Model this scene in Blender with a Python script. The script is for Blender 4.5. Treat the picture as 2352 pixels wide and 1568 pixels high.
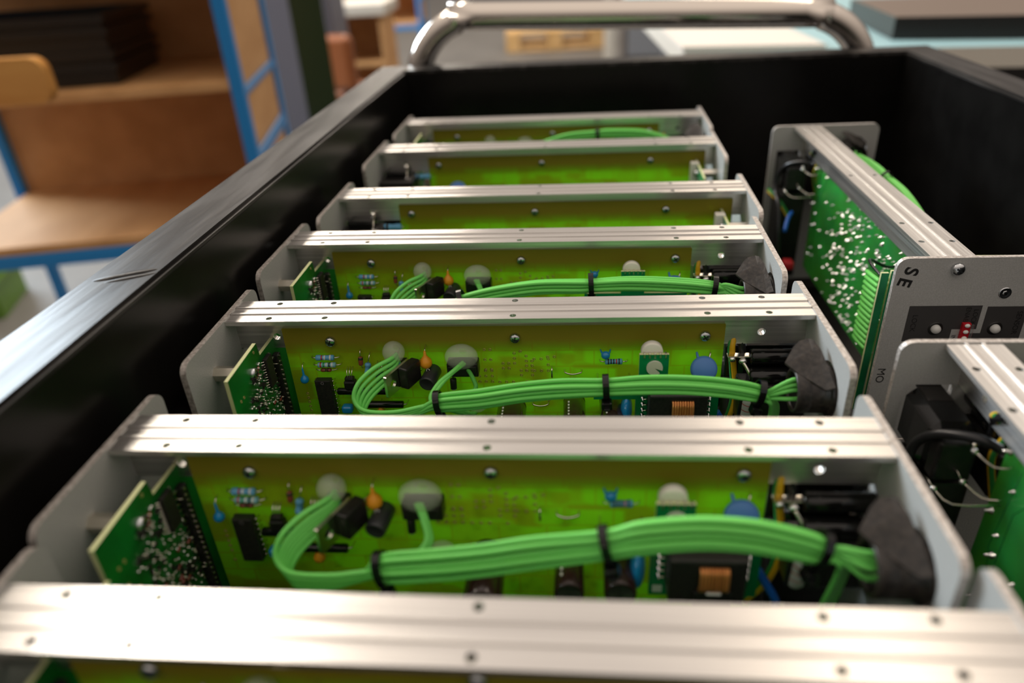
import bpy, bmesh, math, random
from mathutils import Vector, Matrix
from mathutils.geometry import delaunay_2d_cdt
R = math.radians
for o in list(bpy.data.objects):
    bpy.data.objects.remove(o, do_unlink=True)
sc = bpy.context.scene
COL = sc.collection
Z0 = 0.80                      # height of the module tops above the shop floor

# ------------------------------------------------------------------ camera
cd = bpy.data.cameras.new('camera')
cam = bpy.data.objects.new('camera', cd)
COL.objects.link(cam)
cd.sensor_width = 36.0
cd.lens = 1675.95 / 2352 * 36
cam.location = (0.15634, -0.17874, 0.14340 + Z0)
cam.rotation_euler = (R(60.3548), R(2.9218), R(4.9447))
cd.clip_start = 0.005
cd.clip_end = 60
cd.dof.use_dof = True
cd.dof.focus_distance = 0.335
cd.dof.aperture_fstop = 4.8
cd.dof.aperture_blades = 9
sc.camera = cam

# ------------------------------------------------------------------ light
w = bpy.data.worlds.new('shop_light')
sc.world = w
w.use_nodes = True
bg = w.node_tree.nodes['Background']
bg.inputs[1].default_value = 1.0
_tc = w.node_tree.nodes.new('ShaderNodeTexCoord')
_sx = w.node_tree.nodes.new('ShaderNodeSeparateXYZ')
_rp = w.node_tree.nodes.new('ShaderNodeValToRGB')          # dim walls near the horizon, pale ceiling above
_el = _rp.color_ramp.elements
_el[0].position, _el[0].color = 0.02, (.13, .11, .095, 1)
_el[1].position, _el[1].color = 0.85, (.92, .80, .70, 1)
_m = _rp.color_ramp.elements.new(.42); _m.color = (.50, .43, .375, 1)
w.node_tree.links.new(_tc.outputs['Generated'], _sx.inputs[0])
w.node_tree.links.new(_sx.outputs[2], _rp.inputs[0])
w.node_tree.links.new(_rp.outputs[0], bg.inputs[0])


def area(name, loc, aim, sx, sy, power, col):
    l = bpy.data.lights.new(name, 'AREA')
    l.shape = 'RECTANGLE'
    l.size, l.size_y = sx, sy
    l.energy = power
    l.color = col
    o = bpy.data.objects.new(name, l)
    COL.objects.link(o)
    o.location = loc
    d = (Vector(aim) - Vector(loc)).normalized()
    o.rotation_euler = d.to_track_quat('-Z', 'Y').to_euler()
    return o


def strip(name, x, y0, y1, z, wd, power, col):
    l = bpy.data.lights.new(name, 'AREA')
    l.shape = 'RECTANGLE'
    l.size, l.size_y = wd, y1 - y0
    l.energy = power
    l.color = col
    o = bpy.data.objects.new(name, l)
    COL.objects.link(o)
    o.location = (x, (y0 + y1) / 2, z)
    return o


strip('ceiling_lamp', -1.42, 0.7, 9.0, 2.95, 0.30, 170, (1.0, 0.88, 0.74))
strip('ceiling_lamp', 1.15, 0.6, 9.0, 2.95, 0.25, 36, (1.0, 0.84, 0.66))
area('window_daylight', (-4.05, 2.95, 2.8), (0.1, 0.2, 0.8), 2.4, 1.5, 300, (0.78, 0.90, 1.0))

sc.view_settings.view_transform = 'Standard'
sc.view_settings.look = 'None'
sc.view_settings.gamma = 1.0
sc.view_settings.exposure = 0.0
sc.cycles.max_bounces = 10
sc.cycles.use_denoising = True


# ------------------------------------------------------------------ materials
def mat(name, col, rough=0.5, metal=0.0, spec=0.5, alpha=None, coat=0.0, trans=0.0, ior=1.45):
    m = bpy.data.materials.new(name)
    m.use_nodes = True
    b = m.node_tree.nodes['Principled BSDF']
    b.inputs['Base Color'].default_value = (*col, 1)
    b.inputs['Roughness'].default_value = rough
    b.inputs['Metallic'].default_value = metal
    b.inputs['Specular IOR Level'].default_value = spec
    b.inputs['Coat Weight'].default_value = coat
    b.inputs['Transmission Weight'].default_value = trans
    b.inputs['IOR'].default_value = ior
    return m


def nodes(m):
    nt = m.node_tree
    return nt, nt.nodes['Principled BSDF'], nt.nodes.new, nt.links.new


def noise_var(m, scale, c0, c1, lo=0.35, hi=0.65, stretch=None, rough=None, bump=0.0, detail=4):
    nt, b, N, L = nodes(m)
    tc = N('ShaderNodeTexCoord')
    mp = N('ShaderNodeMapping')
    if stretch:
        mp.inputs['Scale'].default_value = stretch
    nz = N('ShaderNodeTexNoise')
    nz.inputs['Scale'].default_value = scale
    nz.inputs['Detail'].default_value = detail
    rp = N('ShaderNodeValToRGB')
    rp.color_ramp.elements[0].position, rp.color_ramp.elements[1].position = lo, hi
    rp.color_ramp.elements[0].color, rp.color_ramp.elements[1].color = (*c0, 1), (*c1, 1)
    L(tc.outputs['Object'], mp.inputs['Vector'])
    L(mp.outputs['Vector'], nz.inputs['Vector'])
    L(nz.outputs['Fac'], rp.inputs['Fac'])
    L(rp.outputs['Color'], b.inputs['Base Color'])
    if rough:
        mr = N('ShaderNodeMapRange')
        mr.inputs['To Min'].default_value, mr.inputs['To Max'].default_value = rough
        L(nz.outputs['Fac'], mr.inputs['Value'])
        L(mr.outputs['Result'], b.inputs['Roughness'])
    if bump:
        bp = N('ShaderNodeBump')
        bp.inputs['Strength'].default_value = bump
        bp.inputs['Distance'].default_value = 0.0004
        L(nz.outputs['Fac'], bp.inputs['Height'])
        L(bp.outputs['Normal'], b.inputs['Normal'])
    return m


M = {}
M['alu'] = noise_var(mat('brushed_aluminium', (.7, .68, .66), .3, 1.0), 900, (.70, .68, .66), (.84, .82, .79),
                     stretch=(.012, 1, 1), rough=(.24, .40), bump=.12)
M['plate'] = noise_var(mat('grey_painted_plate', (.5, .5, .48), .42, 0, .5), 1500, (.36, .365, .355), (.42, .425, .415), bump=.15)
M['edge'] = noise_var(mat('bare_plate_edge', (.6, .56, .52), .45, .55), 700, (.38, .34, .31), (.68, .64, .60), rough=(.35, .6))
M['steel'] = mat('zinc_screw', (.62, .64, .66), .18, 1.0)
M['dksteel'] = mat('screw_recess', (.05, .055, .06), .4, .8)
M['tin'] = mat('tinned_lead', (.80, .74, .64), .22, 1.0)
M['solder'] = mat('solder', (.86, .86, .84), .2, 1.0)
M['gold'] = mat('pad_ring', (.55, .42, .16), .35, .6)
M['black'] = noise_var(mat('black_moulded_plastic', (.012, .011, .011), .32, 0, .5), 400, (.010, .0095, .009), (.017, .015, .014))
M['gloss'] = mat('black_gloss_plastic', (.006, .006, .006), .12, 0, .5)
M['rubber'] = noise_var(mat('black_rubber_sheet', (.02, .017, .015), .40, 0, .5), 500, (.012, .010, .009), (.034, .027, .022), bump=.4)
M['crate'] = noise_var(mat('black_crate_plastic', (.005, .0045, .004), .3, 0, .28), 40, (.004, .0036, .0033), (.006, .0055, .005),
                       rough=(.26, .32))
M['rim'] = noise_var(mat('worn_crate_rim', (.016, .015, .015), .36, 0, .26), 160, (.013, .012, .0115), (.050, .047, .045),
                     stretch=(1, .10, 1), rough=(.22, .44), bump=.6, lo=.42, hi=.72)
M['wire'] = mat('green_wire_insulation', (.18, .68, .13), .38, 0, .4)
M['wiredk'] = mat('dark_green_wire', (.03, .25, .05), .42, 0, .4)
M['yellow'] = mat('yellow_insulation', (.75, .42, .01), .4)
M['bluew'] = mat('blue_insulation', (.01, .11, .50), .4)
M['redw'] = mat('red_insulation', (.55, .02, .03), .4)
M['blkwire'] = mat('black_insulation', (.012, .012, .013), .28)
M['greenmask'] = noise_var(mat('green_solder_mask', (.0, .22, .07), .25, 0, .5, coat=.3), 55, (.002, .16, .05), (.004, .27, .085))
M['dkmask'] = noise_var(mat('dark_green_mask', (.004, .10, .03), .3, 0, .5), 90, (.002, .065, .016), (.005, .13, .035))
M['dispmask'] = noise_var(mat('display_board_mask', (.003, .13, .02), .28, 0, .5), 60, (.003, .10, .012), (.006, .19, .022))
M['boardedge'] = mat('cut_board_edge', (.55, .58, .30), .6)
M['resblue'] = mat('resistor_blue', (.13, .40, .66), .35)
M['resteal'] = mat('resistor_teal', (.22, .48, .56), .35)
M['bandk'] = mat('band_black', (.02, .02, .02), .4)
M['bandr'] = mat('band_red', (.45, .03, .03), .4)
M['bandw'] = mat('band_white', (.75, .75, .72), .4)
M['bandg'] = mat('band_green', (.02, .30, .08), .4)
M['capblue'] = mat('ceramic_blue', (.01, .25, .60), .16, coat=.5)
M['lilac'] = mat('disc_blue', (.10, .26, .68), .38)
M['orange'] = mat('tantalum_orange', (.80, .32, .02), .3)
M['brown'] = mat('capacitor_sleeve', (.035, .014, .013), .16, coat=.4)
M['capend'] = mat('capacitor_end', (.10, .11, .09), .4, .5)
M['dkgrey'] = mat('dark_grey_sleeve', (.03, .032, .034), .3)
M['ic'] = noise_var(mat('ic_epoxy', (.018, .016, .015), .45), 900, (.012, .011, .011), (.026, .022, .020))
M['ivory'] = mat('ivory_plastic', (.72, .70, .62), .4)
M['white'] = mat('white_print', (.78, .78, .74), .5)
M['resgrey'] = mat('sleeve_light_grey', (.50, .49, .47), .4)
M['copper'] = noise_var(mat('copper_winding', (.72, .27, .08), .35, .5), 300, (.55, .18, .04), (.85, .36, .12), stretch=(8, .1, .1))
M['glass'] = mat('diode_glass', (.25, .05, .03), .15, coat=.5)
M['ledw'] = mat('milky_led', (.62, .62, .60), .18, 0, .5)
M['panelk'] = mat('panel_print_grey', (.045, .043, .043), .5)
M['ink'] = mat('marker_ink', (.008, .008, .008), .5)
M['red'] = mat('red_switch', (.48, .01, .02), .3)
M['clear'] = mat('clear_shell', (.95, .95, .95), .08, 0, .5, trans=.95)
M['paint'] = M['plate']

nt, b, N, L = nodes(M['alu'])
_t = N('ShaderNodeTangent'); _t.direction_type = 'RADIAL'; _t.axis = 'X'
b.inputs['Anisotropic'].default_value = .75
L(_t.outputs[0], b.inputs['Tangent'])

g = mat('hot_glue', (.90, .93, .82), .10, 0, .5)
nt, b, N, L = nodes(g)
tl = N('ShaderNodeBsdfTransparent')
mx = N('ShaderNodeMixShader')
mx.inputs[0].default_value = .26
tl.inputs[0].default_value = (.95, .98, .86, 1)
L(tl.outputs[0], mx.inputs[1]); L(b.outputs[0], mx.inputs[2])
L(mx.outputs[0], nt.nodes['Material Output'].inputs[0])
M['glue'] = g


def fr4():
    m = mat('bare_fibreglass_board', (.2, .4, .01), .38, 0, .35)
    nt, b, N, L = nodes(m)
    tc = N('ShaderNodeTexCoord')
    sep = N('ShaderNodeSeparateXYZ')
    L(tc.outputs['Object'], sep.inputs[0])
    # copper pours on the back show through the fibreglass as olive patches
    vo = N('ShaderNodeTexVoronoi')
    vo.distance = 'CHEBYCHEV'
    vo.feature = 'SMOOTH_F1'
    vo.inputs['Scale'].default_value = 62
    vo.inputs['Smoothness'].default_value = .35
    mp = N('ShaderNodeMapping')
    mp.inputs['Scale'].default_value = (1, .0, 1.6)
    L(tc.outputs['Object'], mp.inputs[0]); L(mp.outputs[0], vo.inputs['Vector'])
    sp2 = N('ShaderNodeSeparateColor')
    L(vo.outputs['Color'], sp2.inputs[0])
    rp = N('ShaderNodeValToRGB')
    e = rp.color_ramp.elements
    e[0].position, e[1].position = .15, .75
    e[0].color, e[1].color = (.37, .46, .014, 1), (.36, .80, .020, 1)
    L(sp2.outputs[0], rp.inputs['Fac'])
    # narrow tracks
    br = N('ShaderNodeTexBrick')
    br.inputs['Scale'].default_value = 30
    br.inputs['Mortar Size'].default_value = .018
    br.inputs['Mortar Smooth'].default_value = .8
    br.inputs['Color1'].default_value = br.inputs['Color2'].default_value = (0, 0, 0, 1)
    br.inputs['Mortar'].default_value = (1, 1, 1, 1)
    br.offset = .37
    cb = N('ShaderNodeCombineXYZ')
    L(sep.outputs[0], cb.inputs[0]); L(sep.outputs[2], cb.inputs[1])
    L(cb.outputs[0], br.inputs['Vector'])
    m1 = N('ShaderNodeMix'); m1.data_type = 'RGBA'
    ml = N('ShaderNodeMath'); ml.operation = 'MULTIPLY'; ml.inputs[1].default_value = .32
    L(br.outputs['Fac'], ml.inputs[0])
    L(ml.outputs[0], m1.inputs['Factor'])
    L(rp.outputs[0], m1.inputs['A'])
    m1.inputs['B'].default_value = (.44, .33, .010, 1)
    # olive-brown band along the upper edge, blending into the green below
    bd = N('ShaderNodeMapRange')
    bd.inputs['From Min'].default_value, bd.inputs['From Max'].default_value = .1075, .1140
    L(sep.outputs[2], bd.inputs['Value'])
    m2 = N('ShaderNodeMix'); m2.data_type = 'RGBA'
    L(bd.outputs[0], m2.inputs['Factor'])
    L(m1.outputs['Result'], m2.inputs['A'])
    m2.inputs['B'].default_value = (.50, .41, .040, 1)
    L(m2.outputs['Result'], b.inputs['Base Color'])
    tr = N('ShaderNodeBsdfTranslucent')
    L(m2.outputs['Result'], tr.inputs[0])
    mx = N('ShaderNodeMixShader'); mx.inputs[0].default_value = .50
    L(b.outputs[0], mx.inputs[1]); L(tr.outputs[0], mx.inputs[2])
    L(mx.outputs[0], nt.nodes['Material Output'].inputs[0])
    return m


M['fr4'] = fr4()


def lit_mask():
    # solder mask over fibreglass: lets part of the light through to the component side
    m = noise_var(mat('translucent_green_mask', (.0, .24, .08), .25, 0, .5, coat=.3), 55, (.002, .19, .06), (.004, .32, .10))
    nt, b, N, L = nodes(m)
    tr = N('ShaderNodeBsdfTranslucent'); tr.inputs[0].default_value = (.60, 1.0, .36, 1)
    mx = N('ShaderNodeMixShader'); mx.inputs[0].default_value = .50
    L(b.outputs[0], mx.inputs[1]); L(tr.outputs[0], mx.inputs[2])
    L(mx.outputs[0], nt.nodes['Material Output'].inputs[0])
    return m


M['litmask'] = lit_mask()
# shop background
M['blue'] = mat('blue_painted_steel', (.018, .24, .62), .35)
M['mdf'] = noise_var(mat('brown_board', (.62, .34, .15), .62, 0, .25), 14, (.57, .31, .13), (.67, .38, .17), stretch=(1, .3, 1))
M['beech'] = noise_var(mat('orange_beech', (.62, .29, .07), .42), 20, (.55, .24, .055), (.68, .34, .09), stretch=(.2, 1, 1))
M['chrome'] = mat('polished_tube', (.72, .66, .60), .13, 1.0)
M['floor'] = noise_var(mat('concrete_floor', (.26, .25, .23), .5), 3, (.11, .106, .10), (.14, .135, .127), rough=(.35, .55))
M['dkgreen'] = mat('dark_green_paint', (.008, .022, .003), .4)
M['bingreen'] = mat('green_bin_plastic', (.10, .22, .02), .45)
M['paleblue'] = mat('pale_blue_top', (.36, .58, .62), .4)
M['sheet'] = mat('cream_sheet', (.80, .74, .66), .5)
M['dkboard'] = mat('dark_board', (.085, .070, .060), .5)
M['topboard'] = mat('brown_board_face', (.16, .115, .088), .5)
M['locker'] = mat('blue_grey_paint', (.13, .14, .19), .4)
M['pine'] = noise_var(mat('pale_pine', (.70, .45, .19), .6), 8, (.64, .40, .16), (.76, .50, .23))
M['offwhite'] = mat('offwhite_paint', (.70, .66, .58), .45)
M['leather'] = mat('brown_vinyl', (.28, .09, .03), .28, coat=.3)
M['greymetal'] = mat('grey_metal', (.22, .23, .25), .4, .3)
M['plantgreen'] = mat('leaf_green', (.06, .28, .05), .5)

# ------------------------------------------------------------------ mesh builder
ZB = 128.0                     # a module stands 128 mm tall; its own origin is at its base


class MB:
    def __init__(s, scale=.001, off=(0, 0, 0)):
        s.bm = bmesh.new(); s.mats = []; s.k = scale; s.off = Vector(off); s.xf = Matrix.Identity(4)

    def mi(s, m):
        m = M[m] if isinstance(m, str) else m
        if m not in s.mats:
            s.mats.append(m)
        return s.mats.index(m)

    def P(s, p):
        return (s.xf @ Vector(p) + s.off) * s.k

    def face(s, vs, m, smooth=False):
        try:
            f = s.bm.faces.new(vs)
        except ValueError:
            return
        f.material_index = m; f.smooth = smooth

    def verts(s, pts):
        return [s.bm.verts.new(s.P(p)) for p in pts]

    def box(s, x0, x1, y0, y1, z0, z1, m, bev=0.0, seg=2):
        m = s.mi(m)
        if bev <= 0:
            v = s.verts([(x, y, z) for x in (x0, x1) for y in (y0, y1) for z in (z0, z1)])
            for q in ((0, 1, 3, 2), (4, 6, 7, 5), (0, 4, 5, 1), (2, 3, 7, 6), (0, 2, 6, 4), (1, 5, 7, 3)):
                s.face([v[i] for i in q], m)
            return
        t = bmesh.new()
        bmesh.ops.create_cube(t, size=1)
        for v in t.verts:
            v.co = Vector(((x0 + x1) / 2 + v.co.x * (x1 - x0), (y0 + y1) / 2 + v.co.y * (y1 - y0), (z0 + z1) / 2 + v.co.z * (z1 - z0)))
        bmesh.ops.bevel(t, geom=list(t.edges), offset=bev, segments=seg, affect='EDGES', profile=.5)
        s.absorb(t, m)

    def absorb(s, t, m, smooth=False):
        mp = {v: s.bm.verts.new(s.P(v.co)) for v in t.verts}
        for f in t.faces:
            s.face([mp[v] for v in f.verts], m, smooth)
        t.free()

    def ring(s, c, a, b, r, n, ra=1.0):
        return s.verts([c + a * (math.cos(2 * math.pi * i / n) * r) + b * (math.sin(2 * math.pi * i / n) * r * ra) for i in range(n)])

    def skin(s, r0, r1, m, smooth=True):
        n = len(r0)
        for i in range(n):
            s.face([r0[i], r0[(i + 1) % n], r1[(i + 1) % n], r1[i]], m, smooth)

    def lathe(s, o, axis, prof, m, n=20, ms=None, flat=False):
        """prof: (radius, height) pairs along axis; ms: material per band"""
        o = Vector(o); ax = Vector(axis).normalized()
        a = ax.orthogonal().normalized(); b = ax.cross(a)
        prev = None
        for i, (r, h) in enumerate(prof):
            mm = s.mi(ms[i - 1] if ms and i > 0 else m)
            c = o + ax * h
            cur = s.ring(c, a, b, r, n) if r > 1e-6 else s.verts([c])
            if prev is not None:
                if len(prev) == 1 and len(cur) > 1:
                    for j in range(n):
                        s.face([prev[0], cur[j], cur[(j + 1) % n]], mm, True)
                elif len(cur) == 1 and len(prev) > 1:
                    for j in range(n):
                        s.face([prev[j], cur[0], prev[(j + 1) % n]], mm, True)
                elif len(cur) > 1:
                    s.skin(prev, cur, mm, not flat)
            prev = cur

    def cyl(s, p0, p1, r, m, n=16, r1=None, bev=0.0):
        p0, p1 = Vector(p0), Vector(p1)
        L = (p1 - p0).length
        r1 = r if r1 is None else r1
        if bev:
            pr = [(0, 0), (r - bev, 0), (r - .3 * bev, .3 * bev), (r, bev), (r1, L - bev), (r1 - .3 * bev, L - .3 * bev), (r1 - bev, L), (0, L)]
        else:
            pr = [(0, 0), (r, 0), (r, 0), (r1, L), (r1, L), (0, L)]
        s.lathe(p0, p1 - p0, pr, m, n)

    def tube(s, pts, r, m, n=8, closed=False, caps=True, sub=0, flat=1.0):
        pts = [Vector(p) for p in pts]
        if sub:
            pts = spline(pts, sub)
        m = s.mi(m)
        T = []
        N_ = len(pts)
        for i in range(N_):
            if closed:
                T.append((pts[(i + 1) % N_] - pts[i - 1]).normalized())
            else:
                T.append((pts[min(i + 1, N_ - 1)] - pts[max(i - 1, 0)]).normalized())
        a = T[0].orthogonal().normalized()
        rings = []
        for i in range(N_):
            a = (a - T[i] * a.dot(T[i]))
            a = a.normalized() if a.length > 1e-6 else T[i].orthogonal().normalized()
            rr = r[i] if isinstance(r, (list, tuple)) else r
            rings.append(s.ring(pts[i], a, T[i].cross(a), rr, n, flat))
        for i in range(N_ - 1):
            s.skin(rings[i], rings[i + 1], m)
        if closed:
            s.skin(rings[-1], rings[0], m)
        elif caps:
            s.face(list(reversed(rings[0])), m); s.face(rings[-1], m)

    def ell(s, c, r, m, u=20, v=12, fn=None):
        c = Vector(c); m = s.mi(m)
        rows = []
        for j in range(v + 1):
            th = math.pi * j / v
            if j in (0, v):
                rows.append(s.verts([c + Vector((0, 0, r[2] * math.cos(th)))]))
            else:
                rows.append(s.verts([c + Vector((r[0] * math.sin(th) * math.cos(2 * math.pi * i / u), r[1] * math.sin(th) * math.sin(2 * math.pi * i / u), r[2] * math.cos(th))) for i in range(u)]))
        for j in range(v):
            A, B = rows[j], rows[j + 1]
            for i in range(u):
                k = (i + 1) % u
                if len(A) == 1:
                    s.face([A[0], B[i], B[k]], m, True)
                elif len(B) == 1:
                    s.face([A[i], B[0], A[k]], m, True)
                else:
                    s.face([A[i], B[i], B[k], A[k]], m, True)

    def slab(s, outer, holes, to3, n3, m_top, m_bot=None, m_side=None):
        """flat plate with real holes: outer / holes are 2D loops, to3(u, v) the front face, n3 the vector to its back"""
        m_bot = m_bot or m_top; m_side = m_side or m_top
        loops = [outer] + holes
        pts, edges = [], []
        for lp in loops:
            k = len(pts)
            pts += [Vector(p) for p in lp]
            edges += [(k + i, k + (i + 1) % len(lp)) for i in range(len(lp))]
        vs, es, fs = delaunay_2d_cdt(pts, edges, [], 0, 1e-6)[:3]
        n3 = Vector(n3)
        a, b_, c_ = s.mi(m_top), s.mi(m_bot), s.mi(m_side)
        T = s.verts([to3(p.x, p.y) for p in vs])
        B = s.verts([Vector(to3(p.x, p.y)) + n3 for p in vs])
        for f in fs:
            cx = sum(vs[i].x for i in f) / len(f); cy = sum(vs[i].y for i in f) / len(f)
            if not inside(outer, cx, cy) or any(inside(h, cx, cy) for h in holes):
                continue
            s.face([T[i] for i in f], a); s.face([B[i] for i in reversed(f)], b_)
        for li, lp in enumerate(loops):
            t = s.verts([to3(*p) for p in lp]); q = s.verts([Vector(to3(*p)) + n3 for p in lp])
            for i in range(len(lp)):
                j = (i + 1) % len(lp)
                s.face([t[i], t[j], q[j], q[i]], c_, len(lp) > 10 and li > 0)

    def text(s, txt, size, to, m, depth=.05, bold=0.0):
        cu = bpy.data.curves.new('t', 'FONT')
        cu.body = txt; cu.size = size; cu.extrude = depth; cu.offset = bold
        cu.align_x = 'CENTER'; cu.align_y = 'CENTER'
        ob = bpy.data.objects.new('t', cu)
        COL.objects.link(ob)
        me = ob.to_mesh()
        m = s.mi(m)
        vs = [s.bm.verts.new(s.P(to @ v.co)) for v in me.vertices]
        for p in me.polygons:
            s.face([vs[i] for i in p.vertices], m)
        ob.to_mesh_clear()
        bpy.data.objects.remove(ob); bpy.data.curves.remove(cu)

    def build(s, name, parent=None):
        bmesh.ops.recalc_face_normals(s.bm, faces=s.bm.faces)
        me = bpy.data.meshes.new(name)
        s.bm.to_mesh(me); s.bm.free()
        for m in s.mats:
            me.materials.append(m)
        o = bpy.data.objects.new(name, me)
        COL.objects.link(o)
        if parent:
            o.parent = parent
        return o


def mm():
    return MB(.001, (0, 0, ZB))


def metre():
    return MB(1.0, (0, 0, 0))


def inside(poly, x, y):
    c = False
    n = len(poly)
    for i in range(n):
        x0, y0 = poly[i]; x1, y1 = poly[i - 1]
        if (y0 > y) != (y1 > y) and x < (x1 - x0) * (y - y0) / (y1 - y0) + x0:
            c = not c
    return c


def circle(cx, cy, r, n=14):
    return [(cx + r * math.cos(2 * math.pi * i / n), cy + r * math.sin(2 * math.pi * i / n)) for i in range(n)]


def rrect(x0, x1, y0, y1, r, n=4):
    out = []
    for cx, cy, a0 in ((x1 - r, y1 - r, 0), (x0 + r, y1 - r, 90), (x0 + r, y0 + r, 180), (x1 - r, y0 + r, 270)):
        for i in range(n + 1):
            a = R(a0 + 90 * i / n)
            out.append((cx + r * math.cos(a), cy + r * math.sin(a)))
    return out


def spline(P, k):
    out = []
    n = len(P)
    for i in range(n - 1):
        p0, p1, p2, p3 = P[max(i - 1, 0)], P[i], P[i + 1], P[min(i + 2, n - 1)]
        for j in range(k):
            t = j / k
            out.append(.5 * ((2 * p1) + (p2 - p0) * t + (2 * p0 - 5 * p1 + 4 * p2 - p3) * t * t + (3 * p1 - p0 - 3 * p2 + p3) * t ** 3))
    out.append(P[-1])
    return out


def tag(o, label=None, cat=None, group=None, kind=None):
    if label: o['label'] = label
    if cat: o['category'] = cat
    if group: o['group'] = group
    if kind: o['kind'] = kind
    return o


def empty(name, loc, rz=0.0):
    o = bpy.data.objects.new(name, None)
    o.empty_display_size = .02
    COL.objects.link(o)
    o.location = loc; o.rotation_euler = (0, 0, rz)
    return o


KIDS = {}


def kids(o):
    return [c for c in bpy.data.objects if c.parent == o]


def copy_tree(o, parent=None):
    c = o.copy()
    COL.objects.link(c)
    c.parent = parent
    for ch in kids(o):
        copy_tree(ch, c)
    return c


# ------------------------------------------------------------------ pieces of an electronics module (local mm, x along the rail, -y the component side)
def screw(b, p, ax, r=2.4, h=1.7, cross=True, m='steel', rot=30):
    p = Vector(p); ax = Vector(ax).normalized()
    b.lathe(p, ax, [(r, 0), (r, .35 * h), (r * .93, .62 * h), (r * .72, .86 * h), (r * .4, .98 * h), (0, h)], m, 18)
    if cross:
        a = ax.orthogonal().normalized(); q = ax.cross(a)
        old = b.xf.copy()
        Rm = Matrix((a, q, ax)).transposed().to_4x4()
        b.xf = old @ Matrix.Translation(p + ax * (h * .80)) @ Rm @ Matrix.Rotation(R(rot), 4, 'Z')
        for k in range(2):
            if k: b.xf = b.xf @ Matrix.Rotation(R(90), 4, 'Z')
            b.box(-r * .52, r * .52, -r * .12, r * .12, 0, h * .25, 'dksteel')
        b.xf = old


HX = (19, 44, 126, 207, 232)


def rail(name, parent, x0=0, x1=250, zt=0.0, up=1):
    b = mm()
    b.xf = Matrix.Translation((0, 0, zt)) @ Matrix.Scale(up, 4, (0, 0, 1))
    holes = [circle(x, y, 1.4) for x in HX for y in (2.9, 17.1)] if up > 0 else []
    b.slab([(x0, 0), (x1, 0), (x1, 20), (x0, 20)], holes, lambda u, v: Vector((u, v, 0)), (0, 0, -2.0), 'alu')
    for y in (6.3, 12.3):
        b.box(x0, x1, y, y + 1.4, -.4, .7, 'alu', .28, 2)
    b.slab([(x0, -2), (x1, -2), (x1, -18), (x0, -18)], [circle(x, -12.2, 1.7) for x in (18, 231.5)], lambda u, v: Vector((u, 8.5, v)), (0, 3.0, 0), 'alu')
    return b.build(name, parent)


def plate(name, parent, x, y0, y1, holes):
    b = mm()
    t = 2.5
    b.slab(rrect(y0, y1, -126.5, .5, 5.0, 5), holes, lambda u, v: Vector((x, u, v)), (t, 0, 0), 'plate', 'plate', 'edge')
    return b.build(name, parent)


def resistor(b, x0, x1, z, r, m, bands, y=5.0, lead=2.2):
    xa, xb = x0 + lead, x1 - lead
    n = len(bands)
    pr, ms = [(0, 0), (r * .8, .05), (r, .5)], [m, m]
    L = xb - xa
    for i, bd in enumerate(bands):
        p = .9 + (L - 1.8) * (i + .25) / n
        q = .9 + (L - 1.8) * (i + .75) / n
        rr = r * (1.0 if i in (0, n - 1) else .86)
        pr += [(rr, p), (rr, q)]
        ms += [m, bd]
    pr += [(r, L - .5), (r * .8, L - .05), (0, L)]
    ms += [m, m, m]
    b.lathe((xa, y, z), (1, 0, 0), pr, m, 14, ms)
    for s, xe, xx in ((-1, x0, xa), (1, x1, xb)):
        b.tube([(xx, y, z), (xx + s * lead * .5, y, z), (xe, y + .8, z), (xe, 7.2, z)], .28, 'tin', 6, sub=3)


def drop(b, c, r, hz, m, nip=1.0):
    """dipped capacitor: bead with a nipple towards its leads (+z)"""
    x, y, z = c
    b.lathe((x, y, z - r), (0, 0, 1), [(0, 0), (r * .55, r * .18), (r * .9, r * .55), (r, r), (r * .86, r * 1.5), (r * .5, r * 1.95), (r * .26, r * 2.3), (r * .2, r * 2 + hz * .7), (0, r * 2 + hz)], m, 18)
    b.tube([(x, y, z + r + hz * .6), (x, y + 1, z + r + hz), (x, 7.2, z + r + hz + .4)], .28, 'tin', 6, sub=3)


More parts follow.
